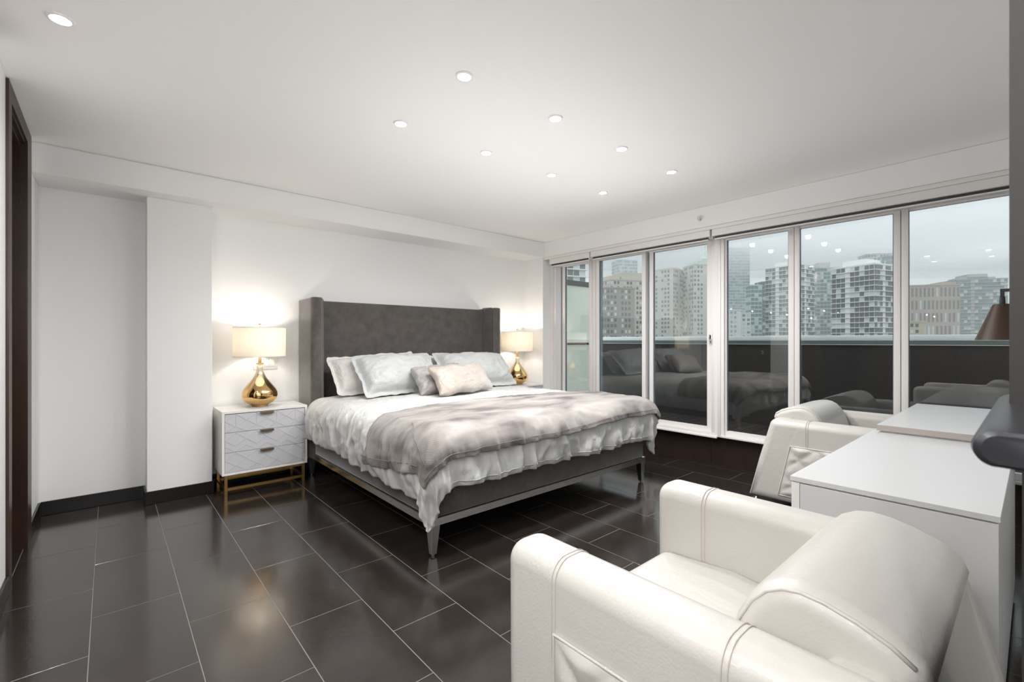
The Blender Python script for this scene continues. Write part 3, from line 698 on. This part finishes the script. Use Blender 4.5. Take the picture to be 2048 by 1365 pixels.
def armchair(label):
    t = thing('armchair', label, 'armchair', (0, 0, 0), 0, 'cream leather armchairs')
    zb = .12
    # arm profile: y=0 front, back slants outwards to the floor
    prof = [(.006, zb), (.002, .35)]+arc(.06, AH-.06, .06, 180, 90, 8)+[(.25, AH), (.5, AH)]+arc(.86-.058, AH-.058, .058, 90, 10, 7)+[(.93, .40), (.999, zb)]
    for sx in (-1, 1):
        x0, x1 = (-AW/2, -AW/2+AT) if sx < 0 else (AW/2-AT, AW/2)
        bm = sweep_round(prof, x0, x1, .054, 8)
        a = obj('arm', bm, 'leather', t, angle=1.2); wn(a)
        e_ = .0008
        for yy in (.19, .61):       # double stitched seams over the arm
            for dy in (0, .012):
                xo, xi = (x0-e_, x1+e_)
                pth = [(xo, yy+dy, .30), (xo, yy+dy, .50), (xo, yy+dy, AH-.052)]
                pth += [(xo+.052-.052*math.cos(k*PI/12), yy+dy, AH-.052+(.052+e_)*math.sin(k*PI/12)) for k in range(1, 6)]
                pth += [(xo+.052, yy+dy, AH+e_), (xi-.052, yy+dy, AH+e_)]
                pth += [(xi-.052+.052*math.sin(k*PI/12), yy+dy, AH-.052+(.052+e_)*math.cos(k*PI/12)) for k in range(1, 6)]
                pth += [(xi, yy+dy, AH-.052), (xi, yy+dy, .46)]
                obj('seam', tube(pth, .0013, 5), 'seam', a)
        # quilted pocket on the outer side
        xo = x0 if sx < 0 else x1; bm = bmesh.new(); N = 44; V = {}
        y0, y1, z0, z1 = .20, .715, .175, .525
        for i in range(N+1):
            for j in range(N+1):
                u, v = i/N, j/N; yy = y0+(y1-y0)*u; zz = z0+(z1-z0)*v; yy += .075*(1-v)*u
                p = (u*2.9+v*2.0) % 1; q = (u*2.9-v*2.0) % 1
                b = min(min(p, 1-p), min(q, 1-q)); ed = min(u, 1-u, v, 1-v)
                hgt = .003+.015*min(1, b*3.2)**.55*min(1, ed*14)
                V[i, j] = bm.verts.new((xo+sx*hgt, yy, zz))
        for i in range(N):
            for j in range(N): bm.faces.new((V[i, j], V[i+1, j], V[i+1, j+1], V[i, j+1]))
        rim = [V[i, 0] for i in range(N+1)]+[V[N, j] for j in range(1, N+1)]+[V[i, N] for i in range(N-1, -1, -1)]+[V[0, j] for j in range(N-1, 0, -1)]
        vs2 = [bm.verts.new((xo-sx*.002, v.co.y, v.co.z)) for v in rim]; rim_co = [v.co.copy() for v in rim]
        for i in range(len(rim)): j = (i+1) % len(rim); bm.faces.new((rim[i], rim[j], vs2[j], vs2[i]))
        pk = obj('quilted_pocket', bm, 'leather', t, smooth=True)
        obj('piping', tube([c+Vector((sx*.001, 0, 0)) for c in rim_co], .004, 6, True), 'leather', pk, smooth=True)
    # back shell between the arms
    prof = [(.72, zb+.02)]+[(.70, .40), (.735, AH-.04)]+arc(.765, AH-.035, .03, 170, 90, 3)+arc(.86-.045, AH-.048, .043, 90, 8, 5)+[(.920, .40), (.990, zb+.025)]
    wn(obj('back_shell', sweep_x(prof, -AW/2+.07, AW/2-.07, .006, 2), 'leather', t, angle=1.0))
    # back cushion: rolls over the shell
    prof = [(.66, .43), (.58, .55), (.545, .66)]
    prof = [(.50, .445), (.522, .53), (.545, .61), (.568, .68), (.592, .727), (.622, .760), (.655, .778), (.69, .784), (.73, .780), (.78, .767), (.83, .747), (.866, .722), (.878, .690), (.865, .655), (.80, .56), (.73, .46), (.66, .44)]
    wn(obj('back_cushion', sweep_round(prof, -AW/2+AT+.003, AW/2-AT-.003, .042, 8), 'leather', t, angle=1.0))
    cush = [k for k in kids(t) if k.name.startswith('back_cushion')][-1]
    rings_ = RINGS
    for ring in (rings_[4], rings_[-5]):
        obj('piping', tube([c for c in ring[0:12]], .0042, 6), 'leather', cush, smooth=True)
    # seat cushion
    prof = [(.03, .29)]+arc(.075, .40, .05, 190, 90, 5)+[(.30, .462), (.50, .444), (.655, .438), (.655, .29)]
    obj('seat_cushion', sweep_x(prof, -AW/2+AT+.002, AW/2-AT-.002, .014, 3), 'leather', t, angle=1.0).name
    BX('base', (-AW/2+AT+.001, .04, zb+.005), (AW/2-AT-.001, .715, .2895), 'leather', t, bevel=.01)
    for sx in (-1, 1):
        for y_, dy in ((.06, -.02), (.95, .03)):
            obj('leg', tube([(sx*(AW/2-.06), y_, zb+.015), (sx*(AW/2-.055), y_+dy, .004)], [.011, .007], 10), 'chrome', t, smooth=True)
    return t
c1 = armchair('cream leather armchair nearest the camera, seen from above its arm'); c1.location = (.828+AW/2, .985, 0); c1.rotation_euler = (0, 0, PI)
c2 = copy_tree(c1); c2.location = (3.515+AW/2, .40, 0); c2.rotation_euler = (0, 0, 0)
c2['label'] = 'cream leather armchair with quilted side pocket pulled up to the desk by the windows'

# ------------------------------------------------------------------ open door leaf at the camera's side
d2 = thing('door_2', None, None, kind='structure')
BXS('leaf', [((.53, -.040, 1.185), (1.25, .0142, 2.52)), ((.53, -.040, .006), (1.25, .0075, 1.1849))], 'door_dark', d2)
bm = bmesh.new(); N = 28; rings = []
for k, x in enumerate((.362, .364, .372, .40, .5, .62, .628)):
    sc = (.75, .93, 1, 1, 1, 1, .9)[k]; ring = []
    for i in range(N):
        a = 2*PI*i/N; cy_, cz_ = math.cos(a), math.sin(a)
        yy = (.0105*cy_+(.0075 if cy_ > 0 else -.0075)); zz = .0105*cz_
        ring.append(bm.verts.new((x, .0070+yy*sc, 1.1905+zz*sc)))
    rings.append(ring)
for a, b in zip(rings, rings[1:]):
    for i in range(N): bm.faces.new((a[i], a[(i+1) % N], b[(i+1) % N], b[i]))
bm.faces.new(rings[0][::-1]); bm.faces.new(rings[-1])
obj('handle', bm, 'charcoal', d2, angle=.6)

# ------------------------------------------------------------------ terrace
tf = S(BX('floor_terrace', (XW+.151, -6, .05), (6.5, 4.85, .12), 'grout'))
y = -6
while y < 4.8:
    BX('plank', (XW+.152, y+.004, .1201), (6.495, y+.136, .135), 'deck', tf); y += .14
pw = S(BX('wall_parapet', (6.5, -6, -3), (6.75, 5.2, 1.198), 'parapet'))
BX('fascia', (6.485, -6, 1.203), (6.76, 5.2, 1.248), 'fascia', pw)
BX('drip_edge', (6.478, -6, 1.1985), (6.76, 5.2, 1.2028), 'cap', pw)
BX('coping', (6.495, -6, 1.2485), (6.85, 5.2, 1.31), 'cap', pw, bevel=.004)
S(BX('wall_outer', (4.6205, 4.2, -.1), (4.668, 4.9, 2.6), 'frame_out'))
S(BX('roof_slab', (XW+.121, -6, 2.40), (4.9, 5.2, 2.7), 'frame_out'))
dv = thing('privacy_screen', 'frosted green glass terrace divider with dark rails by the corner window', 'screen', (4.67, 4.6, .136))
for a, b in ((.02, 1.04), (1.13, 1.94)): BX('glass_panel', (.03, .012, a), (.98, .024, b), 'frost', dv)
BX('top_rail', (0, 0, 1.945), (1.0, .036, 2.02), 'rail', dv)
BX('middle_rail', (0, 0, 1.045), (1.0, .036, 1.08), 'rail', dv)
BX('ledge', (.35, -.06, 1.0805), (.98, .011, 1.128), 'cap', dv)
BX('post', (0, .001, .0), (.029, .035, 1.9445), 'rail', dv)

# ------------------------------------------------------------------ city
S(BX('ground', (30, -500, -46), (1200, 1200, -45), 'ground'))
FW = Vector((math.sin(YAW), math.cos(YAW), 0)); RT = Vector((math.cos(YAW), -math.sin(YAW), 0))
def at(px, D): return FW*D+RT*((px-1024)/FPX*D)
def zt(py, D): return EYE+(681.5-py)/FPX*D
CM = {}
def cmat(c, rough=.7, v=.9):
    k = (round(c[0], 3), round(c[1], 3), round(c[2], 3), rough)
    if k not in CM: CM[k] = mat('facade', c, rough, vary=(.08, tuple(x*v for x in c), .2))
    return CM[k]
def boxes_obj(name, L, m, parent, kind=None):
    if not L: return None
    L = np.array(L, float); n = len(L)              # x0,y0,z0,x1,y1,z1 in the tower's own frame
    idx = np.array([(0,1,2),(3,1,2),(3,4,2),(0,4,2),(0,1,5),(3,1,5),(3,4,5),(0,4,5)])
    v = L[:, idx].reshape(-1, 3)
    f = np.array([(0,3,2,1),(4,5,6,7),(0,1,5,4),(1,2,6,5),(2,3,7,6),(3,0,4,7)])
    F = (f[None]+8*np.arange(n)[:, None, None]).reshape(-1, 4)
    me = bpy.data.meshes.new(name); me.from_pydata(v.tolist(), [], F.tolist()); me.update()
    o = link(name, me, m, parent)
    if kind: o['kind'] = kind
    return o
def tower(label, x0, x1, ytop, D, body, win, style, side=.3, rot=1, parts=(), fl=3.0, bay=3.2, name='apartment_tower', zlow=-45, slabc=None, cat='building'):
    """x0..x1: sides of its outline in the photograph at depth D; side: share of the outline taken by the flank; rot: +1 flank on the right"""
    Wt = (x1-x0)*D/FPX; th = .5
    wf = Wt*(1-side)/math.cos(th) if side > 0 else Wt; wd = Wt*side/math.sin(th) if side > 0 else Wt*.5
    th = th if side > 0 else 0
    c = at((x0+x1)/2, D); u = (c.normalized())
    base_ang = math.atan2(u.y, u.x)-PI/2           # local +y looks away from the camera
    # front-left corner
    left = at(x0, D); t = thing(name, label, cat, (0, 0, 0), 0, 'high-rises beyond the terrace')
    if rot > 0: ang = base_ang-th*(-1); o0 = None
    ang = base_ang+(th if rot > 0 else -th)
    ex = Vector((math.cos(ang), math.sin(ang), 0)); ey = Vector((-math.sin(ang), math.cos(ang), 0))
    # centre the footprint on the outline centre
    t.location = (c.x, c.y, zlow); t.rotation_euler = (0, 0, ang)
    hx, hy = wf/2, wd/2; ht_ = zt(ytop, D)-zlow
    boxes_obj('wall', [(-hx, -hy, 0, hx, hy, ht_)], body, t)
    wins = []; slabs = []; lit = []
    nf = int(ht_/fl); base_f = max(0, int((EYE-4-zlow)/fl)-3)
    for k in range(base_f, nf):
        z = ht_-(nf-k)*fl
        if z < 0: continue
        for face in range(2):
            L_ = wf if face == 0 else wd; nb = max(1, int(L_/(bay*.78))); bw = L_/nb
            if face == 1: xs = hx if rot < 0 else -hx; sg = 1 if rot < 0 else -1
            if style == 'balcony':
                e_ = .9
                if face == 0: slabs.append((-hx-.25, -hy-e_, z-.12, hx+.25, -hy, z+.62)) if False else slabs.append((-hx-.25, -hy-e_, z-.15, hx+.25, -hy, z+.28))
                else: slabs.append((min(xs, xs+sg*e_), -hy, z-.15, max(xs, xs+sg*e_), hy, z+.28))
            for b in range(nb):
                a0 = -L_/2+b*bw; kk = (b*7+k*3) % 5
                if style == 'grid': g0, g1, z0, z1 = a0+bw*.22, a0+bw*.78, z+.8, z+2.4
                elif style == 'balcony':
                    g0, g1, z0, z1 = a0+bw*.06, a0+bw*.94, z+.3, z+2.75
                    if b in (nb//3,): continue
                elif style == 'glass': g0, g1, z0, z1 = a0+bw*.07, a0+bw*.93, z+.7, z+2.8
                else: g0, g1, z0, z1 = a0+bw*.28, a0+bw*.72, z+1.2, z+7.2
                if style == 'grid' and b % 4 == 3: continue
                W_ = wins if noise.cell((b*1.37+face*9, k*1.7, D)) > -.45 else lit
                if face == 0: W_.append((g0, -hy-.12, z0, g1, -hy+.05, z1))
                else: W_.append((min(xs, xs+sg*.12), g0, z0, max(xs, xs+sg*.12), g1, z1))
    boxes_obj('windows', wins, win, t, 'stuff'); boxes_obj('curtained_windows', lit, lit_m, t, 'stuff')
    if slabs: boxes_obj('balconies', slabs, slabc or body, t, 'stuff')
    boxes_obj('parapet', [(-hx-.3, -hy-.3, ht_, hx+.3, hy+.3, ht_+.8)], body, t)
    for (fx0, fx1, yt, nm) in parts:      # blocks on the roof, fractions of the width
        hz = zt(yt, D)-zlow
        boxes_obj(nm, [(-hx+wf*fx0, -hy*.6, ht_+.8, -hx+wf*fx1, hy*.6, hz)], body, t)
    return t, hx, hy, ht_
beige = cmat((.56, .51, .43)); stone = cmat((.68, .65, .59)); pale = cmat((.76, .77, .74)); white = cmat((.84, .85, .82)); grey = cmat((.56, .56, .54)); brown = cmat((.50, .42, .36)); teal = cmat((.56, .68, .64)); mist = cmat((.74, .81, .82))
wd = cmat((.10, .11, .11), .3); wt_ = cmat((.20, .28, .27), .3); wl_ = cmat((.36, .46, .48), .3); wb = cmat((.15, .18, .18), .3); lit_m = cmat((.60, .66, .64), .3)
tower('white condominium with railed balconies rising over the frosted terrace screen', 1085, 1170, 529, 200, white, wb, 'balcony', .3, 1, ((.2, .7, 519, 'penthouse'),))
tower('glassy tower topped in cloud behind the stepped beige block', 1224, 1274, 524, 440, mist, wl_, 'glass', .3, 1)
tower('stepped beige stone tower, first full one from the terrace screen', 1192, 1300, 566, 290, beige, wd, 'grid', .28, 1, ((.35, .85, 548, 'roof_block'), (.05, .3, 556, 'roof_block')), bay=2.7)
tower('lower dark beige block standing before the stepped beige tower', 1196, 1268, 580, 245, cmat((.36, .34, .30)), wb, 'grid', .25, 1, (), bay=2.6)
tower('pale stone tower with green glass bays, left of the spired tower', 1300, 1364, 543, 330, stone, wt_, 'grid', .3, -1, ((.5, .95, 538, 'roof_block'),), bay=2.8)
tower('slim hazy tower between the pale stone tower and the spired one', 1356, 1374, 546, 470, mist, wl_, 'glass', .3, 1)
tp, hx, hy, ht_ = tower('tall stone tower with stepped green crown and thin spire', 1368, 1436, 534, 320, stone, wt_, 'grid', .3, 1, (), bay=2.7)
cxx = hx*.28
boxes_obj('crown', [(-hx*.7, -hy*.9, ht_+.8, hx*.95, hy*.9, ht_+2.6), (cxx-5, -hy*.8, ht_+2.6, cxx+5, hy*.6, ht_+4.6)], teal, tp)
bm = bmesh.new(); bmesh.ops.create_cone(bm, cap_ends=True, segments=8, radius1=3.9, radius2=1.6, depth=3.4); shift(bm, (cxx, -1, ht_+6.3)); obj('spire_base', bm, teal, tp)
bm = bmesh.new(); bmesh.ops.create_cone(bm, cap_ends=True, segments=8, radius1=1.7, radius2=.15, depth=3.4); shift(bm, (cxx, -1, ht_+9.6)); obj('spire', bm, teal, tp)
bm = bmesh.new(); bmesh.ops.create_cone(bm, cap_ends=True, segments=6, radius1=.18, radius2=.08, depth=6); shift(bm, (cxx, -1, ht_+14)); obj('mast', bm, teal, tp)
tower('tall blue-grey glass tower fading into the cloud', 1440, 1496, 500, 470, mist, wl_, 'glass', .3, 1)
tower('low pale slab block in front of the misty glass tower', 1446, 1480, 622, 300, pale, wl_, 'grid', .2, 1)
tower('pale block with small windows between the misty tower and the green glass one', 1476, 1500, 628, 330, pale, wt_, 'grid', .3, 1)
tower('green glass tower beside the white balconied one', 1494, 1522, 573, 350, teal, wt_, 'glass', .3, 1)
tower('brown-grey slab tower behind the green glass one', 1512, 1545, 567, 385, cmat((.34, .32, .30)), wb, 'glass', .4, 1)
tower('white balconied tower with overhanging flat roof, split by a window mullion', 1537, 1620, 536, 345, white, wb, 'balcony', .28, -1, ((.2, .7, 525, 'penthouse'),))
tower('grey tower with brown roof box between the two white balconied towers', 1612, 1680, 541, 385, grey, wt_, 'glass', .35, 1, ((.2, .6, 528, 'roof_box'),))
tower('grey high-rise rising behind the penthouse of the large balconied tower', 1722, 1776, 512, 430, grey, wb, 'grid', .3, 1)
tower('blue-grey glass high-rise at the mullion behind the large balconied tower', 1762, 1806, 515, 350, cmat((.38, .45, .48)), wt_, 'glass', .3, 1)
tower('large white balconied tower with cream penthouse, widest of the skyline', 1676, 1782, 537, 276, white, wd, 'balcony', .36, -1, ((.15, .7, 522, 'penthouse'),), slabc=cmat((.78, .77, .72)))
tower('long brown stone office block with tall narrow windows', 1796, 1900, 575, 320, brown, cmat((.24, .23, .22), .4), 'slot', .25, 1, ((.45, .72, 571, 'roof_block'), (.72, 1, 567, 'roof_block')), bay=3.0, fl=8.6, name='office_building')
tower('small cream stone building low before the brown office block', 1798, 1842, 646, 230, cmat((.55, .48, .36)), wd, 'grid', .3, 1, (), bay=2.4, name='office_building')
tower('grey-green apartment tower with stepped roof, last before the black wall lamp', 1892, 1992, 563, 424, cmat((.50, .50, .47)), wt_, 'balcony', .3, 1, ((.15, .85, 557, 'roof_step'), (.3, .7, 551, 'roof_step')))

# ------------------------------------------------------------------ mist over the city (real scattering air) and low cloud that swallows the tall towers
def fog_box(name, label, a, b, dens):
    m = bpy.data.materials.new(name); m.use_nodes = True; t = m.node_tree; t.nodes.clear()
    o_ = t.nodes.new('ShaderNodeOutputMaterial'); v = t.nodes.new('ShaderNodeVolumeScatter'); v.inputs['Color'].default_value = (.97, .985, 1, 1)
    v.inputs['Density'].default_value = dens; v.inputs['Anisotropy'].default_value = 0; t.links.new(v.outputs[0], o_.inputs['Volume'])
    o = BX(name, a, b, m); return tag(o, label, 'mist', None, 'stuff')
fog_box('mist', 'thin grey mist filling the air between the terrace and the towers', (90, -420, -44), (760, 700, 140), .0006)

def cloud(lab, x0, x1, y_, D, dens):
    a = at(x0, D-35); b = at(x1, D-35); c = at(x1, D+45); d = at(x0, D+45); z0 = zt(y_, D); bm = bmesh.new()
    lo = [bm.verts.new((p.x, p.y, z0)) for p in (a, b, c, d)]; hi = [bm.verts.new((p.x, p.y, 135)) for p in (a, b, c, d)]
    for i in range(4): bm.faces.new((lo[i], lo[(i+1) % 4], hi[(i+1) % 4], hi[i]))
    bm.faces.new(lo[::-1]); bm.faces.new(hi)
    m = bpy.data.materials.new('cloud'); m.use_nodes = True; t = m.node_tree; t.nodes.clear()
    o_ = t.nodes.new('ShaderNodeOutputMaterial'); v = t.nodes.new('ShaderNodeVolumeScatter'); v.inputs['Color'].default_value = (1, 1, 1, 1)
    v.inputs['Density'].default_value = dens; t.links.new(v.outputs[0], o_.inputs['Volume'])
    tag(obj('cloud', bm, m), lab, 'cloud', 'low cloud over the towers', 'stuff')
for k, y_ in enumerate((562, 545, 528, 512)):
    cloud('low cloud swallowing the top of the tall glass towers', 700, 2500, y_, 455, .004+.002*k)
